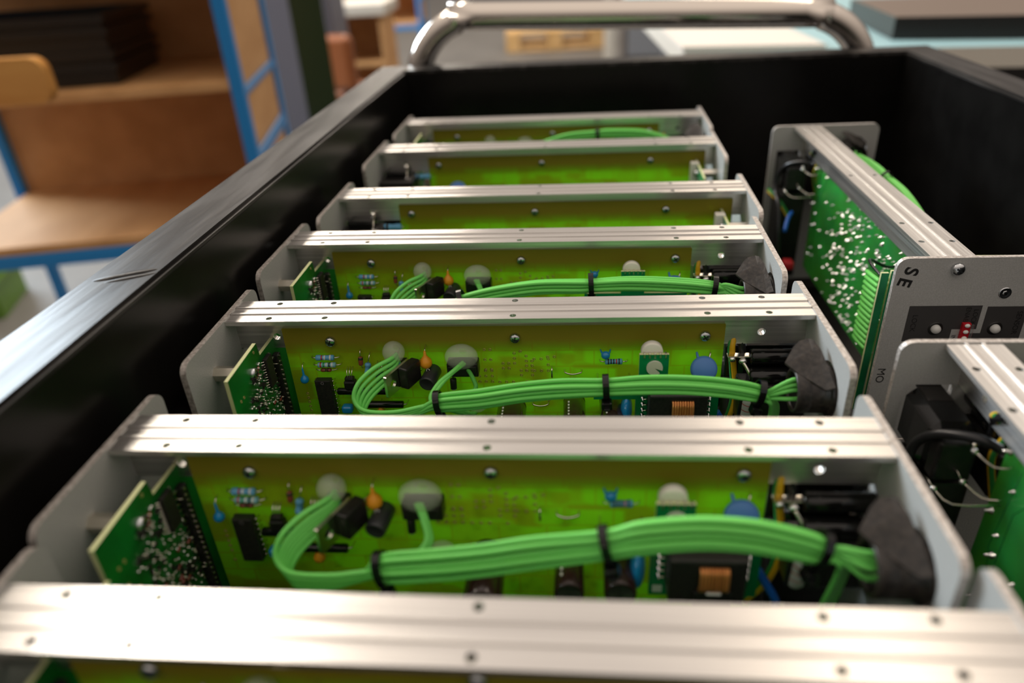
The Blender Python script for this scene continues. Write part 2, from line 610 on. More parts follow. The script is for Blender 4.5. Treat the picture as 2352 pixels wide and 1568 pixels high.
def build_board(parent, rng):
    """main circuit board of the wired modules and everything soldered to it"""
    b = mm()
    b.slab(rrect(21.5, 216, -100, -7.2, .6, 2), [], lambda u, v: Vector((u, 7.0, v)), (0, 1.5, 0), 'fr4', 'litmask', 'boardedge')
    for cx, cz, nx, nz, st in ((112, -19, 2, 5, 2.6), (120, -21, 3, 4, 2.6), (128, -20, 3, 6, 2.5), (134, -24, 3, 3, 3.1), (140, -20, 2, 2, 3), (106, -30, 4, 3, 2.9), (27, -42, 1, 7, 2.4), (118, -36, 5, 1, 3.1), (131, -46, 4, 2, 3)):
        for i in range(nx):
            for j in range(nz):
                if rng.random() < .30:
                    continue
                x, z = cx + i * st, cz - j * st
                b.tube([(x + .55 * math.cos(k * math.pi / 4), 6.97, z + .55 * math.sin(k * math.pi / 4)) for k in range(8)], .2, 'gold', 4, closed=True)
    board = b.build('circuit_board', parent)
    for x, z in ((43, -13.9), (126, -13.1), (207.6, -12.9)):
        b = mm(); screw(b, (x, 7.0, z), (0, -1, 0), 2.5, 2.2, rot=rng.uniform(0, 90)); b.build('screw', parent)

    def comp(name, fn):
        b = mm(); fn(b); return b.build(name, board)
    comp('resistor', lambda b: resistor(b, 33.2, 46.0, -21.4, 1.35, 'resblue', ['resblue', 'bandr', 'bandw', 'resblue', 'bandw']))
    comp('resistor', lambda b: resistor(b, 33.4, 46.2, -25.2, 1.30, 'resteal', ['bandr', 'bandg', 'bandw', 'bandk', 'bandw']))
    comp('resistor', lambda b: resistor(b, 170 - 7, 175, -24.6, 1.35, 'resblue', ['bandk', 'bandk', 'bandk', 'bandr', 'bandk'], 5.2))
    comp('diode', lambda b: resistor(b, 33.8, 43.6, -28.4, .95, 'glass', ['glass', 'bandk', 'bandk'], 5.8, 2.5))

    def f(b):
        drop(b, (28.4, 4.0, -32.4), 2.0, 5.0, 'capblue')
    comp('ceramic_capacitor', f)
    for (x, z, r, hz) in ((86.0, -23.2, 2.9, 3.6),):
        comp('tantalum_capacitor', lambda b: drop(b, (x, 3.0, z), r, hz, 'orange'))
    comp('tantalum_capacitor', lambda b: drop(b, (62, 3, -50), 2.2, 2, 'orange'))

    def f(b):
        b.box(33.2, 40.6, 2.6, 6.2, -52.5, -32.5, 'ic', .35)
        b.cyl((36.9, 2.65, -33.6), (36.9, 2.4, -33.6), .8, 'black', 10)
        for i in range(8):
            z = -33.8 - i * 2.45
            for s in (-1, 1):
                xx = 36.9 + s * 3.7
                b.tube([(xx, 4.6, z), (xx + s * .7, 4.8, z), (xx + s * .9, 7.3, z)], .3, 'tin', 5)
    comp('integrated_circuit', f)

    def to92(x, z, r=2.4):
        def f(b):
            b.box(x - r, x + r, 1.5, 5.2, z - 4.4, z + .2, 'black', .7)
            b.box(x - r * .8, x + r * .8, 2.0, 4.8, z + .0, z + 2.0, 'black', .6)
            for d in (-1.2, 0, 1.2):
                b.tube([(x + d * .7, 3.6, z + 1.6), (x + d, 4.4, z + 4.0), (x + d, 7.2, z + 5.2)], .26, 'tin', 5, sub=3)
        return f
    comp('transistor', to92(49.8, -32.6, 2.7))
    comp('transistor', to92(64.2, -29.6, 1.9))

    def power(b):
        b.xf = Matrix.Translation((81, 5, -24.5)) @ Matrix.Rotation(R(-24), 4, 'Z')
        b.box(-.2, 4.4, -13, -2.5, -5.6, 4.6, 'black', .7)
        b.slab(rrect(-21.5, -4, -6.0, 4.4, .5, 2), [circle(-17.0, -.9, 2.0, 16)], lambda u, v: Vector((-.2, u, v)), (-1.3, 0, 0), 'tin')
        for z in (-3.4, -.9, 1.6):
            b.tube([(2, -2.2, z), (2, .5, z), (1.6, 2.2, z)], .4, 'tin', 6)
    comp('power_transistor', power)

    def f(b):
        b.ell((73.6, 0.5, -23.4), (1.7, 2.4, 2.7), 'capblue', 16, 10)
        b.tube([(73.6, .5, -21), (74, 2, -18.6), (74, 7.2, -17.6)], .26, 'tin', 5, sub=3)
    comp('ceramic_capacitor', f)

    def f(b):
        b.lathe((88.6, 6.5, -29.0), (-.18, -1, -.12), [(0, 0), (3.4, .1), (3.6, .6), (3.6, 10), (3.4, 10.6), (3.0, 10.8), (2.9, 10.7), (0, 10.7)], 'dkgrey', 22)
        to = Matrix.Translation((87.0, 1.0, -26.2)) @ Matrix.Rotation(R(58), 4, 'X')
        b.text('D', 2.4, to, 'white')
    comp('electrolytic_capacitor', f)

    def f(b):
        b.lathe((56, 5, -21.0), (.0, -.25, -1), [(0, 0), (.9, .1), (1.1, .4), (1.1, 1.5), (1.1, 3.6), (.9, 4.0), (0, 4.1)], 'glass', 12, ['glass', 'glass', 'bandk', 'glass', 'glass', 'glass'])
        b.tube([(56, 5, -21), (56, 5.4, -18.8), (56, 7.2, -18.2)], .27, 'tin', 5, sub=3)
        b.tube([(56, 4, -25), (56.3, 5, -27), (56.3, 7.2, -27.5)], .27, 'tin', 5, sub=3)
    comp('diode', f)

    def f(b):
        b.lathe((59.2, 4.6, -24.0), (-.12, -.3, -1), [(0, 0), (1.1, .1), (1.45, .6), (1.45, 1.5), (1.25, 1.7), (1.25, 4.0), (1.45, 4.2), (1.45, 5.0), (1.1, 5.5), (0, 5.6)], 'resblue', 14)
        b.tube([(59.2, 4.6, -24), (60, 5, -21.0), (60.1, 7.2, -19.8)], .28, 'tin', 5, sub=3)
    comp('resistor', f)
    for z, xa, xb, y in ((-38.6, 43, 69.5, 3.6), (-46.0, 52, 73, 3.6)):
        def f(b):
            b.cyl((xa, y, z), (xb, y, z), 1.7, 'gloss', 16, bev=.6)
            b.tube([(xa - 1.6, 7.2, z), (xa - 1.2, y + .5, z), (xa + .4, y, z)], .35, 'tin', 5, sub=3)
            b.tube([(xb + 1.6, 7.2, z), (xb + 1.2, y + .5, z), (xb - .4, y, z)], .35, 'tin', 5, sub=3)
        comp('diode', f)

    def f(b):
        b.box(43.2, 48.4, 2.2, 6.5, -50.8, -46.8, 'capblue', 1.3, 3)
    comp('ceramic_capacitor', f)

    def f(b):
        b.lathe((97.2, 4.4, -32.2), (0, -.15, -1), [(0, 0), (1.2, .1), (1.5, .5), (1.5, 5.2), (1.2, 5.6), (0, 5.7)], 'black', 14, ['black', 'black', 'black', 'bandw', 'black'])
        b.tube([(97.2, 4.4, -32.2), (97.2, 4.6, -29.4), (97.2, 7.2, -28.6)], .28, 'tin', 5, sub=3)
    comp('diode', f)
    for xa, xb in ((68.5, 77.0), (95.5, 109.5)):
        def f(b):
            b.box(xa, xb, .6, 6.9, -29.5, -22.5, 'black', .6)
            b.box(xa + .8, xb - .8, -.4, .8, -28.4, -23.6, 'black', .3)
        comp('pin_connector', f)
    # glue blobs that hold the soldered wire ends
    comp('glue_blob', lambda b: b.ell((72.2, 2.6, -17.4), (5.0, 4.6, 5.2), 'glue', 24, 14))
    comp('glue_blob', lambda b: b.ell((102.3, 2.2, -19.8), (7.4, 5.0, 6.0), 'glue', 26, 14))
    comp('glue_blob', lambda b: b.ell((107, 3.4, -46), (5, 3.4, 4.0), 'glue', 22, 12))
    for pts in ([(141.8, 7.2, -28.0), (141.8, 5.2, -28.4), (141.8, 4.6, -30.5), (141.8, 5.2, -32.8), (141.8, 7.2, -33.2)],
                [(147.4, 7.2, -29.8), (147.8, 5.2, -30.2), (151, 4.4, -30.6), (154.6, 5.2, -30.2), (155, 7.2, -29.8)],
                [(132.6, 7.2, -47), (133, 5.2, -47.4), (136.2, 4.6, -47.8), (139.4, 5.2, -47.4), (139.8, 7.2, -47)]):
        comp('wire_jumper', lambda b: b.tube(pts, .42, 'tin', 7, sub=5))

    def f(b):
        b.ell((165.4, 4.2, -20.8), (2.0, 1.7, 1.9), 'capblue', 16, 10)
        for s in (-1, 1):
            b.tube([(165.4 + s * 1.2, 4.4, -20.0), (165.4 + s * 1.8, 5.4, -19.8), (165.4 + s * 2.2, 7.2, -19.6)], [.7] * 2 + [.5] * 2 + [.35] * 3, 'capblue', 6, sub=3)
    comp('ceramic_capacitor', f)

    def f(b):
        b.xf = Matrix.Translation((207.6, 2.6, -27.2)) @ Matrix.Rotation(R(-28), 4, 'X') @ Matrix.Rotation(R(4), 4, 'Y')
        b.lathe((0, 1.5, 0), (0, -1, 0), [(0, 0), (4.6, .1), (5.6, .7), (5.8, 1.5), (5.6, 2.3), (4.6, 2.9), (0, 3.1)], 'lilac', 28)
        b.tube([(-1.5, .4, 2.5), (-2.8, .3, 5.0), (-3.3, 1.2, 7.2)], [1.1, .8, .8, .6, .6, .5, .4], 'lilac', 8, sub=3)
        b.tube([(2.0, .3, 4.5), (2.4, .5, 7.0), (2.6, 2.5, 8.2)], .4, 'tin', 6, sub=3)
    comp('disc_capacitor', f)
    # stand-up converter board with its trimmer, transformer and pin rows
    b = mm()
    b.slab([(160, -27), (179, -27), (179, -14.6), (191.2, -14.6), (191.2, -27), (213.2, -27), (213.2, -54.6), (178, -54.6), (178, -37), (160, -37)], [],
           lambda u, v: Vector((u, -6.0, v)), (0, 1.5, 0), 'greenmask', 'greenmask', 'boardedge')
    b.text('+Vo', 1.9, Matrix.Translation((181.6, -6.05, -29.6)) @ Matrix.Rotation(R(90), 4, 'X'), 'white')
    b.box(179.2, 182.4, -6.08, -6.0, -53.2, -50.0, 'white')
    for x in (162, 176):
        b.cyl((x, -4.5, -32), (x, 7.1, -32), .5, 'tin', 8)
    b.build('converter_board', board)

    def f(b):
        b.lathe((184.4, -4.4, -15.0), (0, 1, 0), [(0, 0), (4.2, .1), (4.6, .6), (4.6, 3.2), (3.9, 3.9), (0, 4.0)], 'ivory', 28)
        for i in range(5):
            b.box(180.6 + i * 2.2, 181.5 + i * 2.2, -6.5, -4.4, -16.2, -14.0, 'tin', .2)
        # slotted rotor on the front of the board
        pts = [(185.4, -20.8)] + [(185.4 + 3.4 * math.cos(R(a)), -20.8 + 3.4 * math.sin(R(a))) for a in range(-20, 311, 15)]
        b.slab(pts, [], lambda u, v: Vector((u, -6.9, v)), (0, .9, 0), 'ivory')
    comp('trimmer', f)

    def f(b):
        b.box(183, 207, -15.5, -6.1, -47.5, -29.0, 'ic', .8)
        b.box(190.5, 202.5, -17.0, -15.0, -46.6, -41.0, 'black', .4)
        for i in range(9):
            x = 192.6 + i * 1.02
            b.tube([(x, -15.2, -40.6), (x, -17.0, -40.0), (x, -17.2, -36), (x, -16.8, -32.4), (x, -15.2, -31.8)], .52, 'copper', 6, sub=2)
        b.cyl((194.5, -16.9, -41.2), (199, -16.9, -41.2), .5, 'white', 8)
    comp('transformer', f)
    for i, x, s in [(i, x, s) for i in range(5) for x, s in ((181.0, -1), (209.4, 1))]:
        def f(b):
            z = -33.5 - i * 2.9
            if 1:
                b.lathe((x, -6.1, z), (0, -1, 0), [(.95, 0), (.8, .4), (.4, .9), (.3, 1.7), (0, 1.8)], 'solder', 10)
                b.tube([(x, -7.0, z), (x - s * 1.4, -7.3, z + .3), (x - s * 2.2, -6.8, z + .2)], .28, 'tin', 5)
        comp('solder_pin', f)
    # radial capacitors standing off the board
    for x, z, r, L in ((151.6, -46.5, 5.0, 21), (168.2, -46.0, 5.3, 21), (123.0, -49.5, 6.6, 24)):
        def f(b):
            b.lathe((x, 6.8, z), (0, -1, 0), [(0, 0), (r - .3, 0), (r, .6), (r, 1.6), (r - .4, 2.2), (r, 2.8), (r, L - .7), (r - .3, L - .1), (r - .9, L), (r - 1.0, L - .3), (0, L - .3)],
                    'brown', 26, ['brown'] * 8 + ['capend'] * 2)
            for k in range(3):
                b.xf = Matrix.Translation((x, 6.8 - L + .25, z)) @ Matrix.Rotation(R(60 * k + 20), 4, 'Y')
                b.box(-r * .55, r * .55, -.06, .05, -.14, .14, 'bandk')
            b.xf = Matrix.Identity(4)
            for k in range(5):
                a = R(118)
                b.box(x + r * math.cos(a) - .5, x + r * math.cos(a) + .25, -1 - 2.3 * k, .2 - 2.3 * k, z + r * math.sin(a) - .05, z + r * math.sin(a) + .12, 'white')
        comp('electrolytic_capacitor', f)

    def f(b):
        b.xf = Matrix.Translation((174.4, -3.5, -44.2)) @ Matrix.Rotation(R(-8), 4, 'Z')
        b.ell((0, 0, 0), (2.7, 6.4, 8.0), 'capblue', 20, 14)
        b.tube([(0, 5, 3), (0, 9, 4), (0, 10.6, 4)], .35, 'tin', 6)
    comp('varistor', f)
    # solder side
    b = mm()
    for i in range(420):
        x = rng.uniform(24, 213); z = -rng.uniform(17, 98)
        if rng.random() < .55:
            x = round(x / 2.54) * 2.54 + rng.choice((0, 0, .4))
            z = -round(-z / 2.54) * 2.54
        if x < 60 and rng.random() < .4: x += 90
        if x > 165 and rng.random() < .8: continue
        if x < 45 and rng.random() < .6: continue
        r = rng.uniform(.7, 1.2)
        b.lathe((x, 8.5, z), (0, 1, 0), [(r, 0), (r * .8, .35), (r * .4, .8), (r * .2, 1.5), (0, 1.6)], 'solder', 8)
    for x, z in ((214, -22), (211, -14), (213, -48), (205, -62)):
        b.lathe((x, 8.5, z), (0, 1, 0), [(1.6, 0), (1.4, .5), (.8, 1.1), (.5, 2.6), (0, 2.8)], 'solder', 12)
    for pts in ([(30, 60, -1), (32, 60, -30), (90, 60, -60)], [(190, 0, -20), (202, 0, -40), (202, 0, -95)], [(205, 0, -24), (208, 0, -60), (196, 0, -95)]):
        b.tube([(p[0], 8.55, p[2] if p[2] < -5 else -20) for p in pts], .12, 'dkmask', 4)
    tag(b.build('solder_joints', board), kind='stuff')
    return board


def build_display_board(parent, rng, mirror=False):
    b = mm()
    if mirror:
        b.xf = Matrix.Translation((250, 0, 0)) @ Matrix.Scale(-1, 4, (1, 0, 0))
    b.slab([(-37.8, -6.6), (-8, -6.2), (-7, -12.6), (30, -13.4), (30, -96), (-37.8, -96)], [], lambda u, v: Vector((15.8, u, v)), (-1.6, 0, 0), 'dispmask', 'greenmask', 'boardedge')
    for y, z in ((-32, -20), (-29, -20), (-31, -28), (-27, -33), (-12, -8.5)):
        b.tube([(15.85, y + .6 * math.cos(k * math.pi / 4), z + .6 * math.sin(k * math.pi / 4)) for k in range(8)], .15, 'gold', 4, closed=True)
    d = b.build('display_board', parent)
    X = b.xf if False else None
    xf = Matrix.Translation((250, 0, 0)) @ Matrix.Scale(-1, 4, (1, 0, 0)) if mirror else Matrix.Identity(4)
    b = mm(); b.xf = xf.copy(); screw(b, (15.8, -17.5, -15.5), (1, 0, 0), 2.5, 2.2); b.build('screw', d)
    b = mm(); b.xf = xf.copy()
    b.lathe((.0, -17.5, -15.5), (1, 0, 0), [(0, 0), (3.4, 0), (3.4, 0), (3.4, 14.2), (3.4, 14.2), (0, 14.2)], 'tin', 6, flat=True)
    b.build('spacer', d)
    b = mm(); b.xf = xf.copy()
    b.box(15.8, 17.8, -6.5, -.5, -30, -15.5, 'ic', .25)
    for i in range(11):
        for y, s in ((-6.5, -1), (-.5, 1)):
            z = -16.2 - i * 1.3
            b.tube([(16.8, y, z), (16.8, y + s * .7, z), (15.9, y + s * 1.0, z), (15.9, y + s * 1.7, z)], .24, 'tin', 4)
    b.build('integrated_circuit', d)
    b = mm(); b.xf = xf.copy()
    b.box(15.8, 18.6, 3.0, 6.8, -92, -19, 'black', .4)
    for i in range(29):
        b.box(18.4, 19.4, 3.6, 4.2, -91 + i * 2.54, -90.3 + i * 2.54, 'tin')
        b.box(15.9, 17.2, 1.2, 2.7, -91 + i * 2.54, -90.3 + i * 2.54, 'tin')
    b.build('pin_connector', d)
    b = mm(); b.xf = xf.copy()
    for i in range(330):
        y = rng.uniform(-26, 2.5); z = -rng.uniform(15, 66)
        if -8.5 < y < 1.8 and z > -31.5: continue
        if y < -20 and z > -24: continue
        k = rng.random()
        if k < .42:
            b.ell((16.0, y, z), (rng.uniform(.4, .9), rng.uniform(.4, .85), rng.uniform(.4, .85)), 'solder', 8, 5)
        elif k < .70:
            dz = rng.uniform(-1.2, 1.2); dy = rng.uniform(-1.6, 1.6)
            h = rng.uniform(.8, 2.6)
            b.tube([(15.9, y, z), (15.9 + h, y + dy * .2, z + dz * .2), (15.9 + h, y + dy, z + dz), (15.9, y + dy * 1.2, z + dz * 1.2)], .22, 'tin', 5)
        elif k < .955:
            s1, s2 = (1.5, .8) if rng.random() < .5 else (.8, 1.5)
            b.box(15.8, 16.9, y - s1 * .7, y + s1 * .7, z - s2 * .7, z + s2 * .7, 'ic', .12, 1)
            for s in (-1, 1):
                b.box(15.8, 16.5, y + s * s1 * .75 - .25, y + s * s1 * .75 + .25, z - s2 * .5, z + s2 * .5, 'solder')
        else:
            b.lathe((16.6, y - 1, z), (0, 1, .4), [(0, 0), (.55, .05), (.6, .3), (.6, 1.8), (.55, 2.1), (0, 2.2)], 'glass', 8)
    tag(b.build('surface_components', d), kind='stuff')
    return d


def front_panel(parent, y0, y1, lettering=True):
    p = plate('front_panel', parent, -2.5, y0, y1, [])
    ox = -2.5
    b = mm()
    # printed grey fields around the lamps and the switch
    b.slab([(25.6, -24.2), (-7.6, -24.2), (-7.6, -37.0), (3.6, -37.0), (3.6, -43.6), (25.6, -43.6)], [], lambda u, v: Vector((ox - .04, u, v)), (.05, 0, 0), 'panelk')
    b.slab([(-10.0, -24.8), (-28.4, -24.8), (-28.4, -43.6), (-4.4, -43.6), (-4.4, -39.2), (-10.0, -39.2)], [], lambda u, v: Vector((ox - .04, u, v)), (.05, 0, 0), 'panelk')
    b.build('printed_field', p)
    b = mm()
    # frame: text plane seen from -x ; local text x -> -y, text y -> z
    face = Matrix(((0, 0, -1, ox - .06), (-1, 0, 0, 0), (0, 1, 0, 0), (0, 0, 0, 1)))

    def put(t, y, z, size, rot, m='ink', bold=0.0):
        b.text(t, size, Matrix.Translation((0, y, z)) @ face @ Matrix.Rotation(R(rot), 4, 'Z'), m, .03, bold)
    if lettering:
        put('S', 28.9, -6.0, 8.6, -104, bold=.22)
        put('E', 30.8, -11.6, 8.6, -104, bold=.22)
    put('LOCK', 22.0, -33.6, 3.5, -90)
    put('LOCK', -5.2, -30.4, 3.2, -90)
    put('ENABLE', -1.6, -30.6, 3.2, -90)
    put('SENSOR', -25.2, -33.6, 3.5, -90)
    put('IN', 2.0, -41.6, 2.9, -90)
    put('MO', 31.8, -63.5, 5.5, -90)
    b.build('lettering', p)
    for y, z in ((11.2, -36.6), (-16.0, -36.6)):
        b = mm()
        b.lathe((ox, y, z), (-1, 0, 0), [(3.5, -.1), (3.5, .05), (2.5, .3), (2.4, .2)], 'black', 20)
        b.lathe((ox, y, z), (-1, 0, 0), [(2.3, 0), (2.3, .9), (2.0, 1.8), (1.2, 2.5), (0, 2.8)], 'ledw', 18)
        b.build('indicator_lamp', p)
    b = mm()
    for i in range(4):
        z = -34.8 - i * 3.4
        b.box(ox - 2.0, ox, -4.0, -.2, z - 1.7, z + 1.7, 'red', .2)
        b.ell((ox - 2.2, -2.1, z + .8), (.9, 1.3, 1.0), 'white', 12, 8)
    b.box(ox - 3.0, ox - 2.6, -4.8, -3.6, -47, -33, 'clear')
    b.build('dip_switch', p)
    b = mm(); screw(b, (ox, 8.4, -5.0), (-1, 0, 0), 3.1, 2.6, rot=10); b.build('screw', p)
    b = mm()
    b.lathe((ox, -15.8, -17.8), (-1, 0, 0), [(2.9, .02), (2.7, .3), (2.3, .35), (1.9, .1), (0, .1)], 'steel', 20, ['steel', 'steel', 'dksteel', 'dksteel'])
    b.lathe((ox - .1, -15.8, -17.8), (-1, 0, 0), [(1.3, 0), (1.0, .25), (0, .1)], 'steel', 6)
    b.build('countersunk_screw', p)
    return p


def rear_panel(parent, y0, y1):
    hole = rrect(-42 if y0 < -40 else y0 + 4, -3, -42, -9, 2, 3)
    hole = [(y, z) for y, z in circle(-25, -19.5, 11.4, 28)]
    inlet = [(13, -18.2), (30.5, -18.2), (30.5, -46), (13, -46)]
    p = plate('rear_panel', parent, 250, y0, y1, [hole, inlet])
    b = mm(); screw(b, (252.5, 10, -5), (1, 0, 0), 3.1, 2.4); b.build('screw', p)
    return p


def build_rear_parts(parent, rng):
    """mains inlet, fuse holder, cable gland and loose wiring at the connector end"""
    b = mm()
    b.box(224, 252.0, 13.6, 30, -42, -19, 'gloss', 3.2, 1)
    b.box(219, 226, 15.5, 29, -40, -23, 'black', 1.2)
    b.box(240, 251.8, 17, 26, -20, -18.6, 'black', .4)
    b.box(222, 249.8, 12.6, 30.6, -112, -43.5, 'black', 1.5)
    inlet = b.build('mains_inlet', parent)
    b = mm()
    for pts in ([(222, 18, -24), (217, 19, -21), (214.5, 20, -22.5)], [(222, 30, -40), (217.5, 30.5, -38), (214, 30, -39)], [(222, 22, -36), (218, 21, -34.5), (215.5, 20, -37)]):
        b.tube(pts, .8, 'tin', 8, flat=.35)
        b.ell(pts[-1], (1.3, 1.3, 1.2), 'solder', 10, 8)
        b.tube([pts[-1], (Vector(pts[-1]) + Vector((-5, -5, -3))), (208, 9.6, pts[-1][2] - 2)], .45, 'tin', 6, sub=3)
    b.build('solder_lug', inlet)
    b = mm()
    b.cyl((227, 5.0, -22.6), (249.8, 5.0, -22.6), 3.6, 'gloss', 20, bev=1.2)
    b.cyl((226, 0.2, -29.8), (249.8, 0.2, -29.8), 4.2, 'gloss', 20, bev=1.2)
    b.box(222, 249.5, -6, 6.0, -50, -31, 'black', 1.0)
    fh = b.build('fuse_holder', parent)
    b = mm()
    b.box(217.6, 228, 4.2, 7.6, -22.6, -22.0, 'tin', .2)
    b.ell((219.6, 4.4, -23.4), (1.5, 1.3, 1.4), 'solder', 12, 8)
    b.ell((224.0, 3.4, -23.8), (1.9, 1.4, 1.5), 'solder', 12, 8)
    b.tube([(224, 2.6, -24), (226, .2, -27), (227.6, -2.2, -31), (228, -3, -34)], [.75] * 12 + [.5], 'tin', 8, sub=4)
    b.ell((227.8, -4.0, -33.6), (2.6, 2.0, 1.0), 'tin', 12, 8)
    b.build('solder_lug', fh)
    b = mm()   # light grey sleeve with red rings hanging under the harness
    b.lathe((226.6, -5, -36.0), (-.08, .10, -1), [(0, 0), (2.6, .2), (3.3, 1.5), (3.3, 3.2), (3.3, 3.6), (3.3, 6.2), (3.3, 6.6), (3.4, 9.4), (3.4, 9.8), (3.4, 12.6), (2.6, 14), (0, 14.2)], 'resgrey', 18,
            ['resgrey', 'resgrey', 'resgrey', 'bandr', 'resgrey', 'bandr', 'resgrey', 'bandr', 'resgrey', 'resgrey', 'resgrey'])
    b.build('ringed_sleeve', parent)
    b = mm()
    pts = spline([Vector(p) for p in ((222, 13, -12), (219.8, 8, -19), (221.6, 9, -30), (222.6, 5, -44), (219.5, 3, -56), (214, 6, -70))], 6)
    b.tube(pts, 1.35, 'yellow', 10)
    b.tube([p + Vector((-1.0, .35, .35)) for p in pts], .95, 'wiredk', 8)
    b.build('earth_wire', parent)
    b = mm()
    b.tube([(214, -1, -47), (217, -2, -52), (220.5, -4, -58), (222, -4, -66)], 1.5, 'bluew', 10, sub=5)
    b.ell((221.8, -4, -60), (2.2, 1.5, 1.6), 'solder', 12, 8)
    b.build('blue_wire', parent)
    b = mm()
    b.tube([(216, 12, -9.5), (222, 12, -14), (224, 10, -18), (225, 9, -24)], 1.6, 'blkwire', 10, sub=5)
    for k in range(4):
        b.box(221.3 + .5 * k, 222.3 + .5 * k, 9.4, 10.4, -14.4 - 1.6 * k, -13.6 - 1.6 * k, 'white')
    b.build('printed_cable', parent)
    # cable gland: ribbed collar and torn rubber flap
    b = mm()
    b.lathe((236.8, -24, -20.6), (1, 0, 0), [(7.2, 1), (7.6, 0), (8.6, .0), (8.9, .6), (8.9, 5.0), (8.7, 5.4), (8.9, 5.8), (8.9, 12), (9.6, 12.2), (10.4, 13), (10.4, 15.2), (0, 15.2)], 'rubber', 32)
    b.lathe((237.2, -24, -20.6), (1, 0, 0), [(7.2, .6), (6.8, 8), (0, 8)], 'black', 28)
    gl = b.build('cable_gland', parent)
    b = mm()
    m = b.mi('rubber')
    ed = [(233.6, -21, -9.6), (237.6, -16, -5.4), (240.0, -14, -4.0), (243.6, -13.6, -3.2), (245.2, -15, -3.0), (246.8, -20, -4.6), (248.2, -28, -8.6), (249.2, -34.5, -12.6), (246.2, -34, -14.0), (242.4, -30, -13.0), (238, -26, -11.8)]
    inner = [(239.6, -20.5, -7.0), (243.8, -19.4, -5.4), (245.8, -25, -8.0), (242.2, -25.0, -9.6)]
    for dz, flip in ((0, False), (-.7, True)):
        E_ = b.verts([(x, y, z + dz) for x, y, z in ed]); I_ = b.verts([(x, y, z + dz) for x, y, z in inner])
        tri = [(E_[0], E_[1], I_[0]), (E_[1], E_[2], I_[0]), (E_[2], E_[3], I_[1], I_[0]), (E_[3], E_[4], I_[1]), (E_[4], E_[5], I_[1]), (E_[5], E_[6], I_[2], I_[1]), (E_[6], E_[7], I_[2]),
               (E_[7], E_[8], I_[2]), (E_[8], E_[9], I_[3], I_[2]), (E_[9], E_[10], I_[3]), (E_[10], E_[0], I_[0], I_[3]), (I_[0], I_[1], I_[2], I_[3])]
        for f in tri:
            b.face(f, m, False)
        if not flip: top = E_
        else:
            for i in range(len(ed)):
                b.face([top[i], top[(i + 1) % len(ed)], E_[(i + 1) % len(ed)], E_[i]], m)
    b.build('rubber_flap', gl)
    # back side: cables towards the mains inlet
    b = mm()
    b.tube([(211, 14, -19), (214, 20, -17), (222, 28.5, -21), (228, 33, -30), (225, 34.5, -41), (212, 34.5, -48), (203, 34.5, -62), (198, 34, -80), (196, 33, -104)], 1.8, 'blkwire', 12, sub=6)
    b.build('black_cable', parent)
    b = mm()
    pts = spline([Vector(p) for p in ((244, 33, -49), (238, 36, -45), (228, 36.5, -44), (220, 31, -49), (214, 24, -60))], 6)
    b.tube(pts, 1.35, 'wiredk', 10)
    b.tube([p + Vector((0, .6, -.9)) for p in pts], .95, 'yellow', 8)
    b.build('earth_wire', parent)
    b = mm()
    b.tube([(250 - 45, 26, -52), (250 - 52, 30, -54), (250 - 62, 34, -60)], 1.5, 'bluew', 10, sub=4)
    b.build('blue_wire', parent)
    b = mm()
    b.box(176, 186, 27, 34, -86, -80, 'redw', 1.5)
    b.build('red_terminal', parent)


def ribbon(parent):
    b = mm()
    n = 14
    for i in range(n):
        z = -22 - i * 3.0
        b.tube([(54, 9.5, z - 14), (50, 18, z - 12), (44, 29, z - 5), (30, 33.5, z), (16.4, 33.5, z + 2)], 1.14, 'wire', 8, sub=4)
    b.tube([(54, 9.5, -17 - 14 + 2), (50, 18, -17 - 10), (44, 29, -17 - 3), (30, 33.5, -17), (16.4, 33.5, -17)], .8, 'blkwire', 8, sub=4)
    b.build('ribbon_cable', parent)
    b = mm()
    b.slab([(31, -14.5), (34.6, -14.5), (34.6, -96), (31, -96)], [], lambda u, v: Vector((15.8, u, v)), (-1.6, 0, 0), 'greenmask', 'greenmask', 'boardedge')
    b.build('ribbon_board', parent)


OFF = [(0, 0)] + [(math.cos(R(60 * k + 12)), math.sin(R(60 * k + 12))) for k in range(6)] + [(1.72 * math.cos(R(60 * k + 40)), 1.72 * math.sin(R(60 * k + 40))) for k in range(6)] + [(1.95, .35), (-1.95, -.3), (.3, 2.1)]


